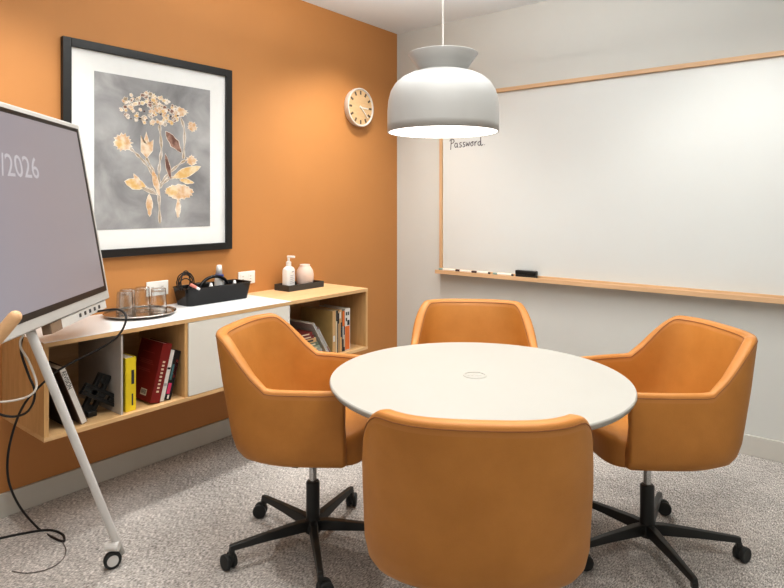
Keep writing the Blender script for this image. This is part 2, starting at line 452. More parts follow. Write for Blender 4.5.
# ------------------------------------------------------------------ outlets
for y, z, lab in ((-1.985, .884, 'white wall outlet plate behind the glasses on the silver tray'), (-1.425, .884, 'white wall outlet plate between black caddy and pump bottle')):
    t = empty('wall_outlet', (0, y, z), label=lab, cat='outlet', group='outlets above the credenza')
    plate = B('plate', 0, .007, -.060, .060, -.037, .037, M['outlet'], t, bevel=.003)
    for s in (-1, 1):
        so = B('socket', .007, .009, s*.027-.019, s*.027+.019, -.022, .022, M['outlet'], t, bevel=.001)
        bm = bmesh.new()
        for d in (-1, 1): box(bm, .009, .0094, s*.027-.009, s*.027+.004, d*.008-.0015, d*.008+.0015)
        link('slot', bm, M['slot'], so)

# ------------------------------------------------------------------ whiteboard
wb = empty('whiteboard', (1.65, 0, .83), label='large wall-mounted whiteboard with slim oak frame and marker ledge', cat='whiteboard')
def wp(name, x0, x1, y0, y1, z0, z1, mat, bevel=.0015):
    bm = bmesh.new(); box(bm, x0-1.65, x1-1.65, y0, y1, z0-.83, z1-.83); return link(name, bm, mat, wb, bevel=bevel)
WX0, WX1 = .412, 3.0
wp('board_panel', WX0+.02, WX1-.02, -.012, 0, .85, 2.075, M['wb'], 0)
wp('frame_strip', WX0, WX0+.022, -.030, 0, .85, 2.092, M['oak_v'])
wp('frame_strip', WX1-.022, WX1, -.030, 0, .85, 2.092, M['oak_v'])
wp('frame_strip', WX0+.022, WX1-.022, -.030, 0, 2.066, 2.092, M['oak_x'])
bm = bmesh.new()
prof = [(0, .85), (-.022, .85), (-.022, .836), (-.066, .836), (-.070, .842), (-.076, .842), (-.078, .815), (0, .815)]
A = [bm.verts.new((WX0-.006-1.65, p[0], p[1]-.83)) for p in prof]; Bv = [bm.verts.new((WX1+.006-1.65, p[0], p[1]-.83)) for p in prof]
for i in range(len(prof)): bm.faces.new((A[i], A[(i+1) % 8], Bv[(i+1) % 8], Bv[i]))
bm.faces.new(A[::-1]); bm.faces.new(Bv)
link('marker_ledge', bm, M['oak_x'], wb, bevel=.001)
# handwriting "Password."
def hw(strokes, x, z, s):
    bm = bmesh.new()
    for st in strokes:
        pts = [(x+p[0]*s-1.65, -.0128, z+p[1]*s-.83) for p in st]
        tube(bm, catmull(pts, 5) if len(pts) > 2 else pts, .0025, 6)
    return link('handwriting', bm, M['ink'], wb)
S = []
def add(dx, *strokes):
    for st in strokes: S.append([(p[0]+dx, p[1]) for p in st])
add(0, [(.15, 1.6), (.1, .8), (.02, -.45)], [(-.25, 1.35), (.2, 1.75), (.75, 1.6), (.8, 1.15), (.1, .75)])
add(1.0, [(.6, .8), (.2, .85), (0, .4), (.2, 0), (.55, .2), (.62, .8), (.65, .1), (.85, 0)])
add(2.1, [(.55, .95), (.15, .85), (.2, .5), (.55, .3), (.35, 0), (0, .05)])
add(2.95, [(.55, .95), (.15, .85), (.2, .5), (.55, .3), (.35, 0), (0, .05)])
add(3.75, [(0, .9), (.15, .1), (.4, .7), (.6, .1), (.85, .95)])
add(4.8, [(.35, .9), (0, .5), (.25, .05), (.6, .4), (.35, .9), (.75, .85)])
add(5.7, [(.1, .9), (.1, .05)], [(.1, .5), (.35, .9), (.6, .9)])
add(6.5, [(.6, .8), (.2, .8), (0, .35), (.3, .05), (.6, .4), (.65, 1.75)], [(.65, 1.75), (.68, .3), (.85, 0), (1.2, .3)])
add(7.9, [(.1, .15), (.18, .12)])
o = hw(S, .499, 1.716, .0345); o['label'] = 'handwritten word Password in black marker'

# markers and eraser on ledge
def marker(x0, x1, capx, capm, endm, lab, y=-.047):
    t = empty('whiteboard_marker', ((x0+x1)/2, y, .836+.0085), label=lab, cat='marker', group='markers on the whiteboard ledge')
    cx = (x0+x1)/2; r = .0083
    RXM = Matrix.Rotation(pi/2, 4, 'Y')
    bm = bmesh.new(); lathe(bm, [(0, capx-cx), (r, capx-cx), (r, x1-cx-.012), (0, x1-cx-.012)], 16, mtx=RXM); link('barrel', bm, M['marker'], t, smooth=False)
    bm = bmesh.new(); lathe(bm, [(0, x0-cx), (r*.9, x0-cx), (r*1.08, x0-cx+.004), (r*1.08, capx-cx), (0, capx-cx)], 16, mtx=RXM); link('cap', bm, M[capm], t)
    bm = bmesh.new(); lathe(bm, [(0, x1-cx-.012), (r, x1-cx-.012), (r*.8, x1-cx), (0, x1-cx)], 16, mtx=RXM); link('end_plug', bm, M[endm], t)
marker(.425, .560, .458, 'teal', 'marker', 'teal capped marker at the left end of the whiteboard ledge')
marker(.566, .690, .600, 'capbrown', 'marker', 'dark capped marker second from the left end of the ledge')
marker(.696, .838, .738, 'capbrown', 'black', 'marker with long dark cap in the middle of the ledge row')
marker(.862, 1.012, .897, 'teal', 'black', 'teal capped marker lying next to the black eraser')
t = empty('whiteboard_eraser', (1.105, -.046, .836), label='black felt whiteboard eraser on the ledge', cat='eraser')
B('felt', -.070, .070, -.017, .017, .0, .018, M['rubber'], t, bevel=.002)
B('grip', -.072, .072, -.019, .019, .018, .046, M['black'], t, bevel=.005)

# ------------------------------------------------------------------ pendant lamp
pd = empty('pendant_lamp', (1.5727, -1.7127, 1.590), label='grey dome pendant lamp with flared collar hanging over the round table', cat='lamp')
bm = bmesh.new()
outer = [(.2125, 0), (.2135, .03), (.2130, .080), (.210, .120), (.201, .155), (.184, .184), (.160, .206), (.130, .221), (.105, .229), (.088, .234)]
inner = [(r-.004, z-.003) for r, z in outer]; inner[0] = (.2085, 0)
lathe(bm, [(.0, .236)] + outer[::-1] + inner + [(0, .228)], 72)
sh = link('shade', bm, M['shade'], pd, smooth=True)
bm = bmesh.new()
col = [(.088, .230), (.092, .240), (.108, .264), (.134, .298)]
lathe(bm, col + [(.1325, .2995)] + [(r-.003, z+.001) for r, z in col[::-1]][0:], 72)
link('collar', bm, M['shade'], pd, smooth=True)
bm = bmesh.new(); lathe(bm, [(0, .001), (.2075, .001), (.2075, .004), (0, .004)], 64); link('diffuser', bm, M['diffuser'], pd)
bm = bmesh.new(); lathe(bm, [(0, .228), (.018, .228), (.018, .285), (.006, .295), (0, .295)], 24); link('socket', bm, M['cord'], pd)
bm = bmesh.new(); tube(bm, [(0, 0, .29), (0, 0, H-1.596-.02)], .0032, 10); link('cord', bm, M['cord'], pd)
bm = bmesh.new(); lathe(bm, [(0, H-1.596), (.055, H-1.596), (.055, H-1.596-.02), (.045, H-1.596-.03), (0, H-1.596-.03)], 32); link('ceiling_canopy', bm, M['shade'], pd)

# ------------------------------------------------------------------ table
TX, TY = 1.8266, -1.881
tb = empty('round_table', (TX, TY, 0), label='round white meeting table with a cable grommet, between four tan chairs', cat='table')
bm = bmesh.new(); lathe(bm, [(0, .712), (.470, .712), (.487, .719), (.4945, .730), (.4945, .736), (.491, .740), (0, .740)], 128)
link('tabletop', bm, M['table'], tb, bevel=.0015)
bm = bmesh.new(); lathe(bm, [(0, .024), (.04, .024), (.036, .05), (.036, .70), (.12, .705), (.12, .712), (0, .712)], 40); link('pedestal', bm, M['legwhite'], tb, bevel=.002)
bm = bmesh.new(); lathe(bm, [(0, 0), (.13, 0), (.13, .010), (.12, .016), (.05, .024), (0, .024)], 56); link('base', bm, M['legwhite'], tb, bevel=.002)
bm = bmesh.new(); lathe(bm, [(.034, .740), (.034, .7425), (.038, .7425), (.0395, .7405), (.0395, .740)], 40)
lathe(bm, [(0, .7405), (.034, .7405)], 40)
g = link('grommet', bm, M['table'], tb); g.location = (-.012, .0, 0); g.rotation_euler = (0, 0, radians(38.7))
bm = bmesh.new()
box(bm, .000, .022, -.006, .006, .7405, .7416); box(bm, -.026, -.018, -.003, .003, .7405, .7416); box(bm, -.013, -.005, -.003, .003, .7405, .7416)
link('port', bm, M['tablehole'], g)

# ------------------------------------------------------------------ chairs
def make_chair(label):
    t = empty('tub_chair', label=label, cat='chair', group='tan leather swivel chairs around the round table')
    # plan path: right arm front -> back -> left arm front
    path = []; hw_, xb, xs, xf = .290, -.345, -.085, .180
    nn = 2.9
    for i in range(9): path.append((xf-(xf-xs)*i/9, -hw_+.038*(1-i/9)**1.6))
    for i in range(31):
        a = -pi/2+pi*i/30
        c, s = abs(cos(a))**(2/nn), abs(sin(a))**(2/nn)*(1 if a > 0 else -1)
        path.append((xs+(xb-xs)*c, hw_*s))
    for i in range(9): path.append((xs+(xf-xs)*(i+1)/9, hw_-.038*((i+1)/9)**1.6))
    n = len(path)
    def top(x):
        u = (x+.080)/(-.195)          # 0 at start of rise, 1 at top
        u = max(0, min(1, u)); u = u*u*(3-2*u)*.45+u*.55
        return .678+.169*u
    ring_list = []; curves = {'a': [], 'b': []}
    for i, (x, y) in enumerate(path):
        x1, y1 = path[max(i-1, 0)]; x2, y2 = path[min(i+1, n-1)]
        tx, ty = x2-x1, y2-y1; l = sqrt(tx*tx+ty*ty); nx, ny = -ty/l, tx/l
        if nx*(-x)+ny*(-y) < 0 and x < 0: nx, ny = -nx, -ny
        if x >= xs: nx, ny = 0, (-1 if y > 0 else 1)
        Ht = top(x)
        prof = [(.13, .408), (.07, .404), (.045, .407), (.022, .420), (.007, .444)]
        for k in range(6): prof.append((0, .485+(Ht-.03-.485)*k/5))
        prof += [(.0008, Ht-.010), (.005, Ht-.0025), (.016, Ht), (.032, Ht-.001), (.040, Ht-.006)]
        for k in range(5): prof.append((.045+.012*k/4, Ht-.03+(.49-(Ht-.03))*k/4))
        prof += [(.075, .45)]
        af = max(0, min(1, (x+.18)/.16)); tk = 1-.35*af
        def place(o_, z):
            o_ = o_*tk
            w_ = 1-(z-.42)/(.855-.42)
            bx = max(0, min(1, (-x)/.30))
            px_, py_ = x+nx*o_+bx*.080*w_, (y+ny*o_)*(1-.035*w_-.05*max(0, (z-.67)/.17))
            return Vector((px_, py_, z))
        end = (i == 0 or i == n-1)
        pr = [place(*q) for q in prof]
        ring_list.append(pr)
        curves['a'].append(place(.0005, Ht-.015)); curves['b'].append(place(.0425, Ht-.013))
    def capring(pr, dx, g):
        c = sum(pr, Vector())/len(pr); o_ = []
        for p in pr:
            d = p-c; f = Vector((0, d.y, d.z)); L_ = f.length
            q = c+f*max(0, (L_-g))/L_ if L_ else c
            q.x = p.x+dx; o_.append(q)
        return o_
    rl = [capring(ring_list[0], .016, .014), capring(ring_list[0], .013, .006), capring(ring_list[0], .004, .001)] + ring_list + \
         [capring(ring_list[-1], .004, .001), capring(ring_list[-1], .013, .006), capring(ring_list[-1], .016, .014)]
    bm = bmesh.new(); V = [[bm.verts.new(p) for p in r] for r in rl]; m = len(rl[0])
    for i in range(len(V)-1):
        for k in range(m): bm.faces.new((V[i][k], V[i][(k+1) % m], V[i+1][(k+1) % m], V[i+1][k]))
    bm.faces.new(V[0]); bm.faces.new(V[-1][::-1])
    shell = link('shell', bm, M['leather'], t, smooth=True)
    # rim band drawn as lighter edge leather
    shell.data.materials.append(M['leather_edge'])
    for p in shell.data.polygons:
        pass
    idx = 0
    for i in range(len(V)-1 if False else len(rl)-1):
        for k in range(m):
            if 10 <= k <= 15: shell.data.polygons[idx].material_index = 1
            idx += 1
    bm = bmesh.new()
    tube(bm, curves['b'], .0015, 6); link('seam', bm, M['seam'], shell)
    bm = bmesh.new(); tube(bm, curves['a'], .0015, 6); link('seam', bm, M['seam'], shell)
    # seat cushion
    bm = bmesh.new()
    outl = []
    for i in range(48):
        a = 2*pi*i/48; c, s = cos(a), sin(a)
        e = 2/5
        cx = .01+.238*abs(c)**e*(1 if c > 0 else -1)
        outl.append((cx, .215*abs(s)**e*(1 if s > 0 else -1)*(1-.12*max(0, -cx/.22))))
    lv = [(.90, .404), (.97, .407), (.995, .420), (1, .45), (1, .475), (.985, .492), (.95, .504), (.86, .511), (.5, .513)]
    V2 = [[bm.verts.new((.02+(p[0]-.02)*s_, p[1]*s_, z)) for p in outl] for s_, z in lv]
    for a, b in zip(V2, V2[1:]):
        for i in range(48): bm.faces.new((a[i], a[(i+1) % 48], b[(i+1) % 48], b[i]))
    bm.faces.new(V2[0][::-1]); bm.faces.new(V2[-1])
    link('seat_cushion', bm, M['leather'], t, smooth=True)
    # mechanism, lift, column
    bm = bmesh.new(); box(bm, -.10, .08, -.06, .06, .374, .400); link('mechanism', bm, M['black_metal'], t, bevel=.006)
    bm = bmesh.new(); tube(bm, catmull([(.0, -.05, .386), (0, -.11, .384), (.0, -.16, .386)], 4), .005, 8); box(bm, -.012, .012, -.19, -.145, .380, .390)
    link('lever', bm, M['black_metal'], t)
    bm = bmesh.new(); lathe(bm, [(0, .24), (.0145, .24), (.0145, .378), (0, .378)], 24); link('gas_lift', bm, M['chrome'], t, smooth=False, bevel=.001)
    bm = bmesh.new(); lathe(bm, [(0, .055), (.030, .055), (.034, .062), (.034, .075), (.028, .098), (.026, .125), (.026, .244), (.022, .250), (0, .250)], 32); link('column', bm, M['black_metal'], t, bevel=.001)
    return t
BR = .315
def chair_base(t, ang0):
    for k in range(5):
        a = ang0+k*2*pi/5
        mt = Matrix.Rotation(a, 4, 'Z')
        bm = bmesh.new()
        secs = [(.018, .019, .066, .104), (.06, .018, .068, .106), (.18, .0145, .072, .100), (BR-.01, .012, .072, .092), (BR+.006, .011, .070, .090)]
        rr = []
        for x, w_, z0, z1 in secs:
            rr.append([bm.verts.new(mt @ Vector(p)) for p in ((x, -w_, z0), (x, w_, z0), (x, w_*.75, z1), (x, -w_*.75, z1))])
        for A_, B_ in zip(rr, rr[1:]):
            for i in range(4): bm.faces.new((A_[i], A_[(i+1) % 4], B_[(i+1) % 4], B_[i]))
        bm.faces.new(rr[0][::-1]); bm.faces.new(rr[-1])
        box(bm, BR-.011, BR+.008, -.010, .010, .054, .076, mtx=mt)
        leg = link('leg', bm, M['black_metal'], t, bevel=.003)
        # caster, swivelled
        sw = a + radians([40, -70, 100, 160, 20][k])
        ct = Matrix.Translation(mt @ Vector((BR, 0, 0))) @ Matrix.Rotation(sw, 4, 'Z')
        bm = bmesh.new()
        for s in (-1, 1):
            Rm = ct @ Matrix.Translation((.016, s*.013, .0275)) @ Matrix.Rotation(pi/2, 4, 'X')
            lathe(bm, [(0, -.009), (.022, -.009), (.0275, -.006), (.0275, .006), (.022, .009), (.018, .0075), (0, .0075)], 24, mtx=Rm)
        Rm = ct @ Matrix.Translation((.016, 0, .0275)) @ Matrix.Rotation(pi/2, 4, 'X')
        lathe(bm, [(0, -.006), (.020, -.006), (.020, .006), (0, .006)], 16, mtx=Rm)
        lathe(bm, [(0, .028), (.008, .028), (.008, .060), (0, .060)], 12, mtx=ct)
        link('caster', bm, M['rubber'], leg, smooth=False, bevel=.0015)

YAW = radians(38.7)
def cam_dir(d, l): return atan2(d*cos(YAW)+l*sin(YAW), -d*sin(YAW)+l*cos(YAW))
specs = [  # location, facing angle, base start angle, label
    ((1.1731, -2.0137), cam_dir(-.21, .978), cam_dir(sin(radians(138)), cos(radians(138))), 'tan leather tub chair left of table, in front of the credenza'),
    ((2.1885, -1.2387), cam_dir(-.12, -.993), cam_dir(sin(radians(-14)), cos(radians(-14))), 'tan leather tub chair right of table, facing left, black base visible'),
    ((1.4905, -1.343), cam_dir(-.98, -.10), 0.3, 'tan leather tub chair behind table, below the whiteboard markers'),
    ((2.0146, -2.2275), cam_dir(.985, .08), .9, 'tan leather tub chair nearest the camera, seen from behind'),
]
for i, (loc, fa, ba, lab) in enumerate(specs):
    c = make_chair(lab) if i == 0 else None
    if i == 0: proto = c
    else:
        c = proto.copy(); COL.objects.link(c); c['label'] = lab
        for ch in protochildren:
            q = ch.copy(); COL.objects.link(q); q.parent = c
            for gch in list(ch.children):
                q2 = gch.copy(); COL.objects.link(q2); q2.parent = q
    if i == 0: protochildren = list(c.children)
    c.location = (loc[0], loc[1], 0); c.rotation_euler = (0, 0, fa)
    chair_base(c, ba-fa)

# ------------------------------------------------------------------ display on rolling stand
CAM = Vector((2.8586, -3.6297, 1.32)); Fv = Vector((-sin(YAW), cos(YAW), 0)); Rv = Vector((cos(YAW), sin(YAW), 0)); Zv = Vector((0, 0, 1))
def K(d, l, z): p = CAM+Fv*d+Rv*l; return Vector((p.x, p.y, z))
BR0 = K(2.5, -1.175, .924)
eu = (-Fv*.995+Rv*.10).normalized()           # along the bottom edge, towards the near side
ev = (-Fv*.0125-Rv*.1225+Zv*.7175); ev = (ev-eu*ev.dot(eu)).normalized()
en = eu.cross(ev).normalized()
if en.dot(CAM-BR0) < 0: en = -en
rot = Matrix((eu, ev, eu.cross(ev))).transposed().to_4x4()
sgn = 1 if eu.cross(ev).dot(en) > 0 else -1
dp = bpy.data.objects.new('interactive_display', None); COL.objects.link(dp); dp.empty_display_size = .05
dp.matrix_world = Matrix.Translation(BR0) @ rot
tag(dp, 'large tilted touchscreen display in light grey frame showing 2026', 'display')
DW, DH = 1.30, .730
def dbox(name, u0, u1, v0, v1, n0, n1, mat, parent=None, bevel=0):
    bm = bmesh.new(); a, b = sorted((n0*sgn, n1*sgn)); box(bm, u0, u1, v0, v1, a, b); return link(name, bm, mat, parent or dp, bevel=bevel)
dbox('housing', 0, DW, 0, DH, -.040, 0, M['bezel'], bevel=.006)
dbox('black_border', .022, DW-.02, .036, DH-.020, 0, .0012, M['bezel_black'])
scr = dbox('screen', .044, DW-.034, .058, DH-.036, .0012, .002, M['screen'])
bm = text_bm('/2026', .104, 1.02, 0)
bmesh.ops.transform(bm, matrix=Matrix(((-1, 0, 0, 0), (0, 1, 0, 0), (0, 0, 1, 0), (0, 0, 0, 1))), verts=bm.verts)
TXT_U, TXT_V = .668, .487
bmesh.ops.translate(bm, vec=(TXT_U, TXT_V, .0024*sgn), verts=bm.verts)
o = link('screen_text', bm, M['screentext'], scr); o['label'] = 'pale digits reading /2026'
io = dbox('connector_module', .035, .44, -.034, -.001, -.036, -.006, M['io'], bevel=.002)
dbox('module_end', .44, .52, -.036, -.001, -.036, -.006, M['io_end'], bevel=.001)
for k in range(5):
    bm = bmesh.new(); a, b = sorted((-.0062*sgn, -.0055*sgn)); u = .10+.045*k
    box(bm, u, u+.018, -.024, -.010, a, b); link('port', bm, M['black'], io)

# stand
foot = K(2.20, -.993, .0)
topp = BR0+eu*.575-en*.050+ev*.02
cen = BR0+eu*(DW/2)-en*.05
st = empty('display_stand', (cen.x, cen.y, 0), label='white tubular rolling stand under the display, one leg with caster', cat='stand')
Wst = -Vector((cen.x, cen.y, 0))
def stand_leg(tp, ft, name='leg'):
    bm = bmesh.new(); d = (ft-tp)
    e = ft+Vector((0, 0, .035)); P = [tp+(e-tp)*k/10 for k in range(11)]
    tube(bm, [p+Wst for p in P], .021, 20, rfun=lambda t: .0148-.0015*t)
    l = link(name, bm, M['legwhite'], st, smooth=True)
    bm = bmesh.new(); ax = Rv
    wc = ft+Vector((0, 0, .030))-Rv*.018-Fv*.030
    q = (Rv*.55-Fv*.83).normalized()
    mt = Matrix.Translation(wc+Wst) @ Vector((0, 0, 1)).rotation_difference(q).to_matrix().to_4x4()
    lathe(bm, [(0, -.012), (.026, -.012), (.030, -.009), (.030, .009), (.026, .012), (.020, .012), (.020, .009), (0, .009)], 32, mtx=mt)
    w_ = link('caster', bm, M['rubber'], l, bevel=.001)
    bm = bmesh.new(); lathe(bm, [(0, .008), (.0195, .008), (.0195, .0125), (0, .0140)], 32, mtx=mt)
    tube(bm, [wc+Wst-q*.014+Vector((0, 0, .0)), wc+Wst-q*.014+Vector((0, 0, .035))], .013, 12)
    hc = wc+Wst+Zv*.048-Rv*.012
    tube(bm, [hc-Rv*.016, hc-Rv*.010, hc+Rv*.036], .016, 16, rfun=lambda t: .010+.006*min(1, t*2))
    link('caster_hub', bm, M['legwhite'], l, smooth=False)
    return l
stand_leg(topp, foot)
top2 = BR0+eu*.98-en*.050+ev*.02
foot2 = K(1.20, -1.10, 0)
stand_leg(top2, foot2)
rear = cen-en*.42; rear.z = 0
rear.x = max(rear.x, .10)
bm = bmesh.new(); box(bm, -.06, .06, -.2, .2, -.006, .006, mtx=Matrix.Translation((cen+Wst+ev*.22)-en*.0) @ rot @ Matrix.Rotation(0, 4, 'Z'))
link('mounting_plate', bm, M['legwhite'], st)

# wooden pole with rounded end
tip = K(1.30, -.808, 1.084)
low = K(1.05, -1.60, .0)
wp_ = empty('wooden_pole', low, label='rounded end of a light wooden pole leaning in front of the display', cat='pole')
dirp = (low-tip)
P = [tip+dirp*(k/24.0) for k in range(25)]
bm = bmesh.new()
Lp = dirp.length; r0 = .0145
pts = [tip+dirp*(s/Lp) for s in (0, .002, .005, .009, .016)] + [tip+dirp*f for f in (.1, .3, .6, 1)]
rads = [.004, .008, .0112, .0135, r0, r0, r0, r0, r0]
cnt = len(pts)
rings = tube(bm, [p-low for p in pts], r0, 20, rfun=lambda t: rads[min(cnt-1, int(round(t*(cnt-1))))])
link('pole', bm, M['dowel'], wp_, smooth=True)

# ------------------------------------------------------------------ cables
def cable(name, pts, r, mat, lab):
    base = Vector((pts[-1][0], pts[-1][1], pts[-1][2]))
    bm = bmesh.new(); tube(bm, catmull(pts, 10), r, 8)
    o = link(name, bm, M[mat], smooth=True); tag(o, lab, 'cable'); return o
def at(x, y, d): return CAM+Fv*d+Rv*((x-392)/600*d)+Zv*((203-y)/600*d)
def atf(x, y, z=.004): d = 600*(1.32-z)/(y-203); return CAM+Fv*d+Rv*((x-392)/600*d)+Zv*(z-1.32)
cable('display_cable', [at(94, 312, 2.40), at(104, 310.5, 2.34), at(117, 309.5, 2.30), at(125, 314, 2.28), at(125, 324, 2.26), at(117, 337, 2.24), at(101, 348, 2.23), at(75, 361, 2.21),
      at(56, 372, 2.20), at(40, 386, 2.18), at(25, 403, 2.2), at(15, 425, 2.22), at(8, 455, 2.24), at(9, 482, 2.28), at(20, 507, 2.33), atf(38, 528), atf(54, 538), atf(64, 541), atf(62, 534),
      atf(48, 530), atf(20, 534), atf(-12, 541)], .0042, 'cable_black', 'thick black cable looping from the display ports down onto the carpet')
cable('power_cable', [at(23, 336, 1.98), at(21, 345, 1.98), at(22, 356, 2.0), at(29, 376, 2.0), at(34, 388, 2.0), at(34, 400, 2.0), at(28, 411, 2.0), at(18, 416, 2.0), at(6, 416, 1.98), at(-10, 411, 1.95)],
      .0038, 'cable_black', 'black cable hanging in a small loop beside the white cable')
cable('white_cable', [at(24, 335, 1.94), at(20.5, 340, 1.94), at(21, 348, 1.95), at(27, 358, 1.96), at(32, 369, 1.96), at(36.5, 383, 1.96), at(34, 392, 1.95), at(24, 398, 1.94), at(6, 401.5, 1.92), at(-12, 402, 1.9)],
      .0036, 'cable_white', 'thin white cable hanging under the display by the oak end panel')
cable('thin_cable', [atf(62, 541, .003), atf(66, 550, .003), atf(62, 560, .003), atf(48, 569, .003), atf(28, 573, .003), atf(12, 571, .003)], .0016, 'cable_grey', 'thin dark wire curving on the carpet near the stand caster')

# ------------------------------------------------------------------ things on the credenza
ZT = CZ1
t = empty('serving_tray', (.165, -2.165, ZT), label='round silver tray holding upturned glasses on the white credenza top', cat='tray')
bm = bmesh.new(); lathe(bm, [(0, .0), (.115, 0), (.135, .004), (.156, .012), (.160, .015), (.158, .017), (.134, .008), (.115, .004), (0, .004)], 72); link('dish', bm, M['silver'], t, smooth=True)
bm = bmesh.new(); tube(bm, [(.158*cos(2*pi*k/48), .158*sin(2*pi*k/48), .016) for k in range(48)], .0028, 8, closed=True); link('rim', bm, M['silver'], t, smooth=True)
def tumbler():
    bm = bmesh.new()
    lathe(bm, [(.0365, .004), (.0372, .0), (.0385, .003), (.036, .05), (.0335, .112), (.031, .116), (0, .117)], 40)
    lathe(bm, [(.032, .101), (.0, .100)], 40)
    return link('drinking_glass', bm, M['glass'], smooth=True)
g0 = None
for (x, y, lab) in ((.195, -2.090, 'upturned drinking glass at the right of the silver tray'), (.100, -2.120, 'upturned drinking glass second from right on the silver tray'),
                    (.110, -2.200, 'upturned drinking glass third from right on the silver tray'), (.175, -2.245, 'upturned drinking glass nearest the display on the silver tray')):
    if g0 is None: g = g0 = tumbler()
    else: g = g0.copy(); COL.objects.link(g)
    g.location = (x, y, ZT+.0042); tag(g, lab, 'glass', 'upturned glasses on the silver tray')

# black caddy
cd = empty('desk_caddy', (.095, -1.715, ZT), label='glossy black plastic caddy with arched handle, full of cables', cat='caddy')
bm = bmesh.new()
def rrect(hx, hy, r, z, n=6):
    o = []
    for sx, sy, a0 in ((1, 1, 0), (-1, 1, pi/2), (-1, -1, pi), (1, -1, 1.5*pi)):
        for k in range(n+1):
            a = a0+k*pi/2/n; o.append((sx*(hx-r)+r*cos(a), sy*(hy-r)+r*sin(a), z))
    return o
def loft(bm, rings, cap0=True, cap1=True):
    V = [[bm.verts.new(p) for p in r] for r in rings]
    for a, b in zip(V, V[1:]):
        for i in range(len(a)): bm.faces.new((a[i], a[(i+1) % len(a)], b[(i+1) % len(a)], b[i]))
    if cap0: bm.faces.new(V[0][::-1])
    if cap1: bm.faces.new(V[-1])
loft(bm, [rrect(.060, .185, .025, 0), rrect(.062, .187, .025, .003), rrect(.078, .202, .03, .088), rrect(.081, .205, .03, .090), rrect(.081, .205, .03, .093), rrect(.075, .199, .027, .093), rrect(.058, .183, .024, .006)])
link('tub', bm, M['caddy'], cd, smooth=False, bevel=.001)
bm = bmesh.new(); box(bm, -.003, .003, -.188, .188, .006, .075); link('partition', bm, M['caddy'], cd)
bm = bmesh.new(); tube(bm, catmull([(0, -.085, .03), (0, -.08, .085), (0, -.045, .120), (0, .01, .132), (0, .06, .118), (0, .09, .085), (0, .095, .03)], 8), .0085, 12); link('handle', bm, M['caddy'], cd, smooth=True)
# cable bundle
bm = bmesh.new()
cb = Vector((.10, -1.885, ZT+.100))
for k in range(6):
    th = random.uniform(-.7, .7); rr = random.uniform(.030, .050); oz = random.uniform(.0, .03)
    P = []
    for i in range(24):
        a = 2*pi*i/24; q = Vector((0, rr*cos(a), rr*1.15*sin(a)+oz))
        q = Matrix.Rotation(th, 3, 'Z') @ q
        P.append(cb+q+Vector((0, random.uniform(-.002, .002), 0)))
    tube(bm, P, .0030, 6, closed=True)
tube(bm, catmull([cb+Vector((0, .03, .0)), cb+Vector((.01, .05, -.02)), cb+Vector((-.01, .1, -.03)), cb+Vector((.01, .14, -.04))], 8), .004, 6)
o = link('cable_bundle', bm, M['cable_black'], smooth=True); tag(o, 'coiled black cables heaped at the left end of the black caddy', 'cable')
bm = bmesh.new(); tube(bm, [cb+Vector((.07, -.016, .015)), cb+Vector((.075, .012, -.002))], .008, 10); tag(link('plug', bm, M['pink_pl'], o), 'pink plug')
bm = bmesh.new(); tube(bm, [cb+Vector((.075, .012, -.002)), cb+Vector((.08, .03, -.013))], .0065, 10); tag(link('plug_tip', bm, M['white_pl'], o), 'white plug tip')
# spray bottle in caddy
sb = empty('spray_bottle', (.062, -1.655, ZT+.007), label='small white capped bottle with blue collar standing in the black caddy', cat='bottle')
bm = bmesh.new(); lathe(bm, [(0, 0), (.019, 0), (.020, .01), (.020, .085), (.017, .105), (.011, .112), (0, .112)], 24); link('body', bm, M['white_pl'], sb, smooth=True)
bm = bmesh.new(); lathe(bm, [(0, .110), (.019, .110), (.019, .122), (0, .122)], 24); link('collar', bm, M['blue_pl'], sb)
bm = bmesh.new(); lathe(bm, [(0, .120), (.0145, .120), (.011, .168), (.008, .172), (0, .172)], 24); link('cap', bm, M['white_pl'], sb, smooth=True)
for y, h, lab in ((-1.75, .080, 'small white tube poking out of the middle of the black caddy'), (-1.60, .080, 'small white tube at the right end of the black caddy')):
    bm = bmesh.new(); lathe(bm, [(0, 0), (.010, 0), (.010, h), (.006, h+.016), (0, h+.018)], 16)
    o = link('tube', bm, M['white_pl'], smooth=True); o.location = (.125, y, ZT+.007); tag(o, lab, 'tube', 'small tubes in the caddy')
bm = bmesh.new(); box(bm, -.045, .045, -.022, .022, 0, .095); o = link('charger_brick', bm, M['black'], bevel=.006); o.location = (.055, -1.76, ZT+.007); o.rotation_euler = (0, 0, pi/2); tag(o, 'black charger brick inside the black caddy beside its handle', 'charger')

# slate tray with pump bottle and vase
dt = empty('accessory_tray', (.095, -1.093, ZT), label='dark rectangular tray under the pump bottle and vase', cat='tray')
bm = bmesh.new()
box(bm, -.066, .066, -.145, .145, 0, .006)
box(bm, -.066, -.060, -.145, .145, .006, .036); box(bm, .060, .066, -.145, .145, .006, .036)
box(bm, -.060, .060, -.145, -.139, .006, .036); box(bm, -.060, .060, .139, .145, .006, .036)
link('tray_body', bm, M['dtray'], dt, bevel=.001)
pb = empty('pump_bottle', (.090, -1.178, ZT+.007), rz=.3, label='white pump dispenser bottle standing on the dark tray', cat='bottle')
bm = bmesh.new(); loft(bm, [rrect(.018, .032, .012, 0), rrect(.021, .036, .014, .003), rrect(.021, .036, .014, .098), rrect(.018, .032, .014, .110), rrect(.012, .014, .008, .120)]); link('body', bm, M['white_pl'], pb, bevel=.001)
bm = bmesh.new(); lathe(bm, [(0, .118), (.0135, .118), (.0135, .142), (.008, .146), (.0065, .150), (.0065, .165), (0, .165)], 20); link('collar', bm, M['white_pl'], pb)
bm = bmesh.new(); box(bm, -.008, .036, -.0065, .0065, .164, .176); link('nozzle', bm, M['white_pl'], pb, bevel=.003)
bm = bmesh.new()
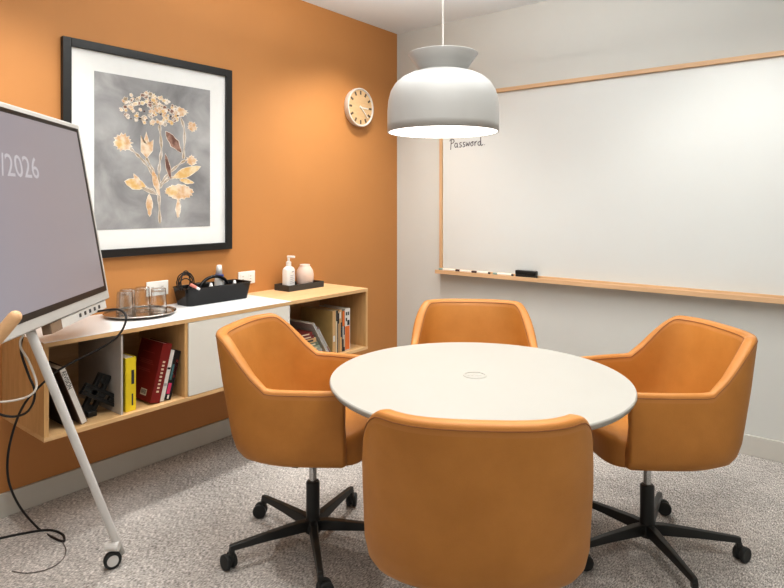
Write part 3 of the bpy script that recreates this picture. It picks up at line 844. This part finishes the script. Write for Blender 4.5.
for k in range(5): box(bm, .0211, .0214, -.018, .018-.006*(k % 2), .030+.010*k, .0325+.010*k)
box(bm, .0211, .0214, -.004, .018, .088, .094)
link('label_print', bm, M['labelgrey'], pb)
vs = empty('vase', (.090, -1.045, ZT+.007), label='small rounded blush ceramic vase on the dark tray', cat='vase')
bm = bmesh.new(); lathe(bm, [(0, 0), (.036, 0), (.042, .005), (.047, .03), (.0485, .060), (.044, .086), (.032, .104), (.027, .110), (.028, .117), (.0245, .118), (.024, .108), (.03, .09), (.036, .05), (0, .01)], 48)
link('vase_body', bm, M['vase'], vs, smooth=True)

pb.scale = (1.18, 1.22, 1.14); vs.scale = (1.15, 1.15, 1.17); sb.scale = (1.3, 1.3, 1.05)
# ------------------------------------------------------------------ books
PAGE = plain('book pages', (.66, .60, .50), .8)
def cmat(n, c): return plain('cover '+n, c, .45, var=.06, scale=20)
CM = dict(white=cmat('white', (.72, .69, .65)), black=cmat('black', (.015, .013, .013)), yellow=cmat('yellow', (.78, .60, .03)), red=cmat('red', (.20, .012, .010)),
          dark=cmat('dark', (.04, .04, .045)), olive=cmat('olive', (.50, .34, .13)), tan=cmat('tan', (.62, .40, .20)), orange=cmat('orange', (.72, .19, .035)),
          green=cmat('green', (.16, .19, .13)), pale=cmat('pale green', (.33, .37, .29)), grey=cmat('grey', (.42, .41, .40)), maroon=cmat('maroon', (.20, .03, .025)),
          brown=cmat('brown', (.10, .055, .035)), pink=cmat('pink', (.60, .05, .14)), teal=cmat('blue green', (.06, .15, .16)), cream=cmat('cream', (.70, .60, .45)))
def book(lab, x, y, z, t_, d, h, cov, spine=None, lean=0, rz=0, flat=False, group=None, extras=()):
    """spine faces +x; thickness grows along +y from y; lean>0 tips the top towards -y"""
    e = bpy.data.objects.new('book', None); COL.objects.link(e); e.empty_display_size = .03
    tag(e, lab, 'book', group)
    a = radians(lean)
    zz = z + (t_*sin(-a) if a < 0 else 0)
    if flat:   # lying down: height runs along -y, thickness along z
        e.matrix_world = Matrix.Translation((x, y, z)) @ Matrix.Rotation(radians(90), 4, 'X') @ Matrix.Identity(4)
        e.matrix_world = Matrix.Translation((x, y, z+0)) @ Matrix(((1, 0, 0, 0), (0, 0, -1, 0), (0, 1, 0, 0), (0, 0, 0, 1)))
    else:
        e.matrix_world = Matrix.Translation((x, y, zz)) @ Matrix.Rotation(a, 4, 'X')
    bm = bmesh.new()
    box(bm, -d, 0, 0, .0025, 0, h); box(bm, -d, 0, t_-.0025, t_, 0, h); box(bm, -.0025, 0, .0025, t_-.0025, 0, h, mi=1)
    link('cover', bm, [CM[cov], CM[spine or cov]], e, bevel=.0006)
    bm = bmesh.new(); box(bm, -d+.004, -.0027, .0027, t_-.0027, .004, h-.004); link('pages', bm, PAGE, e)
    for (nm, u0, u1, v0, v1, c) in extras:       # blocks printed on the spine
        bm = bmesh.new(); box(bm, .0001, .0006, u0*t_, u1*t_, v0*h, v1*h); link(nm, bm, CM[c], e)
    return e
def spine_text(e, s, size, t_, zc, mat, xs=1.0):
    bm = text_bm(s, size, xs)
    # reads top to bottom on the spine: text x -> -z, text y -> +y ... placed on plane x = .0006
    bmesh.ops.transform(bm, matrix=Matrix(((0, 0, 1, .0008), (0, 1, 0, t_*.5-size*.35), (-1, 0, 0, zc), (0, 0, 0, 1))), verts=bm.verts)
    o = link('spine_text', bm, mat, e); return o
ZS = CZ0+.0185
# left cubby
b = book('black book with a thin white edge leaning in left cubby behind white stand leg', .385, -2.585, ZS, .014, .24, .215, 'black', 'white', lean=20)
b = book('white-spined book with black lettering leaning in the left cubby', .392, -2.535, ZS, .026, .20, .250, 'brown', 'white', lean=20)
spine_text(b, 'REVISION', .024, .026, .238, CM['black'], .78); 
# black crossed stand
xs_ = empty('crossed_stand', (.33, -2.437, ZS+.002), label='black cross-shaped slotted plastic stand lying in the left cubby', cat='stand')
def bar(name, cy, cz, ln, wd, th, ang, x, slot=True):
    bm = bmesh.new(); mt = Matrix.Translation((x, cy, cz)) @ Matrix.Rotation(ang, 4, 'X')
    s = wd*.32
    box(bm, -th/2, th/2, -ln/2, ln/2, wd/2-s, wd/2, mtx=mt); box(bm, -th/2, th/2, -ln/2, ln/2, -wd/2, -wd/2+s, mtx=mt)
    box(bm, -th/2, th/2, -ln/2, -ln/2+.04, -wd/2+s, wd/2-s, mtx=mt); box(bm, -th/2, th/2, ln/2-.04, ln/2, -wd/2+s, wd/2-s, mtx=mt)
    box(bm, -th/2, th/2, -.02, .02, -wd/2+s, wd/2-s, mtx=mt)
    return link(name, bm, M['black'], xs_, bevel=.003)
bar('arm', .000, .083, .165, .048, .022, radians(-33), .012)
bar('arm', -.006, .083, .170, .058, .022, radians(62), -.014)
bm = bmesh.new(); box(bm, -.06, .012, -.050, -.012, .0, .022, mtx=Matrix.Rotation(.0, 4, 'Z')); link('foot', bm, M['black'], xs_, bevel=.003)
# middle cubby
book('thin white-edged dark book standing against the grey divider', .385, -2.372, ZS, .010, .20, .245, 'black', 'white')
b = book('thick yellow book with black spine lettering', .395, -2.355, ZS, .046, .19, .228, 'yellow', extras=(('spine_mark', .55, .82, .50, .76, 'dark'), ('spine_mark', .58, .72, .10, .32, 'dark')))
LN = -14; c_ = cos(radians(14))
yy = -2.245
b = book('big dark red hardback book leaning right, barcode on its cover', .395, yy, ZS, .046, .185, .258, 'red')
b.matrix_world = Matrix.Translation((.395, yy, ZS+.046*sin(radians(14)))) @ Matrix.Rotation(radians(LN), 4, 'X')
bm = bmesh.new(); box(bm, -.095, -.045, -.0006, -.0002, .022, .050); tag(link('barcode_panel', bm, CM['white'], b), 'white barcode panel')
bm = bmesh.new()
for k in range(9): box(bm, -.090+.0046*k, -.088+.0046*k, -.0010, -.0006, .028, .046)
link('barcode', bm, CM['black'], b)
bm = bmesh.new()
for k, (z, a, c) in enumerate(((.205, .04, .10), (.170, .03, .11), (.163, .04, .10), (.156, .03, .12), (.130, .03, .10), (.123, .04, .10))):
    box(bm, -.19+a, -.19+a+c, -.0006, -.0002, z, z+.003)
link('cover_print', bm, plain('faded print', (.36, .07, .05), .5), b)
bm = bmesh.new()
for k in range(9): box(bm, .0002, .0008, .018, .030, .045+.016*k, .053+.016*k)
link('spine_print', bm, CM['cream'], b)
yy += .046/c_+.0015
b = book('white-spined book leaning between red and dark books', .390, yy, ZS, .020, .19, .225, 'white', lean=LN, extras=(('spine_mark', .1, .9, .62, .66, 'black'), ('spine_mark', .1, .8, .30, .35, 'grey')))
yy += .020/c_+.0015
b = book('dark book with red and blue spine leaning in the middle cubby', .392, yy, ZS, .030, .17, .215, 'black', lean=LN,
         extras=(('spine_mark', .05, .42, .40, .72, 'teal'), ('spine_mark', .5, .85, .45, .82, 'maroon'), ('spine_mark', .05, .6, .12, .34, 'pink'), ('spine_mark', .55, .8, .5, .78, 'white'), ('spine_mark', .3, .6, .02, .10, 'white')))
# right cubby: flat stack
zz = ZS
stack = [('white', .022, -1.175, 'white book at the bottom of the flat stack'), ('grey', .026, -1.185, 'grey book second from bottom of the flat stack'),
         ('pale', .022, -1.200, 'pale green book in the flat stack'), ('green', .022, -1.215, 'dark green book in the flat stack'),
         ('tan', .024, -1.232, 'tan book in the flat stack below the dark red books'), ('maroon', .018, -1.250, 'lower dark red book near top of flat stack'),
         ('maroon', .018, -1.262, 'dark red book on top of the flat stack')]
for c, th, ye, lab in stack:
    e = book(lab+', right cubby', .385, ye, zz, th, .22, .16, c, flat=True, group='books stacked flat in the right cubby',
             extras=(('spine_mark', .3, .7, .15, .55, 'cream' if c not in ('white', 'tan') else 'dark'),))
    # lying: local z (height) -> -y ; local y (thickness) -> +z
    zz += th+.0008
# leaning pair
c3 = cos(radians(32))
book('grey-white magazine leaning steeply over the flat stack', .390, -1.140, ZS, .014, .26, .235, 'white', 'grey', lean=32)
book('dark red spined magazine leaning under the upright books', .390, -1.140+.014/c3+.0015, ZS, .011, .24, .205, 'grey', 'maroon', lean=32,
     extras=(('spine_mark', .1, .9, .3, .95, 'grey'),))
# uprights
ups = [(-1.106, .028, .252, .27, 'olive', 'tan', 'tall olive-tan book with white spine label, left of upright row', (('spine_mark', .2, .8, .28, .42, 'white'),)),
       (-1.077, .016, .250, .24, 'cream', 'cream', 'narrow cream and black book beside the tall olive book', (('spine_mark', .1, .9, .75, 1.0, 'black'), ('spine_mark', .7, .98, .0, .75, 'dark'))),
       (-1.060, .012, .245, .22, 'dark', 'tan', 'slim tan book in upright row, right cubby', (('spine_mark', .1, .9, .70, .95, 'black'),)),
       (-1.047, .022, .250, .22, 'tan', 'tan', 'tan book with speckled black spine in upright row', (('spine_mark', .5, .95, .35, .70, 'dark'), ('spine_mark', .0, .6, .80, .95, 'white'))),
       (-1.024, .024, .240, .22, 'dark', 'dark', 'black and white patterned book beside the orange books', (('spine_mark', .2, .5, .30, .62, 'white'), ('spine_mark', .6, .9, .10, .40, 'cream'), ('spine_mark', .1, .9, .62, 1.0, 'orange'))),
       (-.999, .046, .250, .22, 'white', 'white', 'white and orange book at right end of upright row', (('spine_mark', .0, .88, .02, .58, 'orange'), ('spine_mark', .15, .38, .84, .92, 'black'), ('spine_mark', .5, .75, .84, .92, 'black'), ('spine_mark', .15, .38, .70, .78, 'black'), ('spine_mark', .45, .85, .60, .72, 'black')))]
for y, th, h, d, c, s, lab, ex in ups: book(lab, .390, y, ZS, th-.0008, d, h, c, s, extras=ex)

# ------------------------------------------------------------------ lights
def spot(name, loc, tgt, e, size, blend, col=(1, .90, .78), rad=.05):
    l = bpy.data.lights.new(name, 'SPOT'); l.energy = e; l.spot_size = radians(size); l.spot_blend = blend; l.color = col; l.shadow_soft_size = rad
    o = bpy.data.objects.new(name, l); COL.objects.link(o); o.location = loc
    o.rotation_euler = (Vector(tgt)-Vector(loc)).to_track_quat('-Z', 'Y').to_euler()
def area(name, loc, e, sx, sy, col=(1, .93, .84), rot=(0, 0, 0)):
    l = bpy.data.lights.new(name, 'AREA'); l.shape = 'RECTANGLE'; l.size = sx; l.size_y = sy; l.energy = e; l.color = col
    o = bpy.data.objects.new(name, l); COL.objects.link(o); o.location = loc; o.rotation_euler = rot
WC = (1, .975, .935)
spot('downlight_a', (.58, -1.05, 2.60), (.52, -1.05, 0), 46, 108, .85, WC)
spot('downlight_b', (.58, -2.75, 2.60), (.52, -2.75, 0), 74, 108, .85, WC)
spot('downlight_c', (.47, -.72, 2.60), (.47, -.66, 0), 50, 112, .8, WC)
spot('downlight_d', (2.45, -.80, 2.60), (2.45, -.7, 0), 42, 120, .6, WC)
spot('downlight_e', (2.9, -2.6, 2.60), (2.9, -2.4, 0), 42, 120, .8, WC)
area('front_fill', (2.1, -5.15, 1.5), 10, 3.6, 2.2, (1, .97, .93), (radians(90), 0, 0))  # added soft fill from behind the camera; the front wall has no glazing
area('ceiling_fill', (1.5, -1.7, 2.25), 50, 1.6, 1.6, (1, .985, .96), (pi, 0, 0))  # added fill aimed upward to brighten the ceiling, not a fixture of the room
area('ceiling_light', (2.3, -3.0, 2.60), 28, 1.6, 1.6, WC)
area('ceiling_light_b', (2.3, -1.6, 2.60), 8, 1.2, 1.2, WC)
pl = bpy.data.lights.new('pendant_bulb', 'AREA'); pl.shape = 'DISK'; pl.size = .36; pl.energy = 1.2; pl.color = (1, .95, .86)
o = bpy.data.objects.new('pendant_bulb', pl); COL.objects.link(o); o.location = (1.5727, -1.7127, 1.588)
w = bpy.data.worlds.new('world'); bpy.context.scene.world = w; w.use_nodes = True
w.node_tree.nodes['Background'].inputs[0].default_value = (1, .97, .93, 1); w.node_tree.nodes['Background'].inputs[1].default_value = .05

# ------------------------------------------------------------------ camera
cm = bpy.data.cameras.new('camera'); cm.sensor_width = 36; cm.lens = 600/784*36; cm.shift_y = -(294-203)/784; cm.clip_start = .05
co = bpy.data.objects.new('camera', cm); COL.objects.link(co); co.location = CAM; co.rotation_euler = (pi/2, 0, YAW)
bpy.context.scene.camera = co
sc = bpy.context.scene
sc.cycles.transparent_max_bounces = 24
sc.view_settings.view_transform = 'Standard'; sc.view_settings.look = 'None'; sc.view_settings.exposure = 0; sc.view_settings.gamma = .86
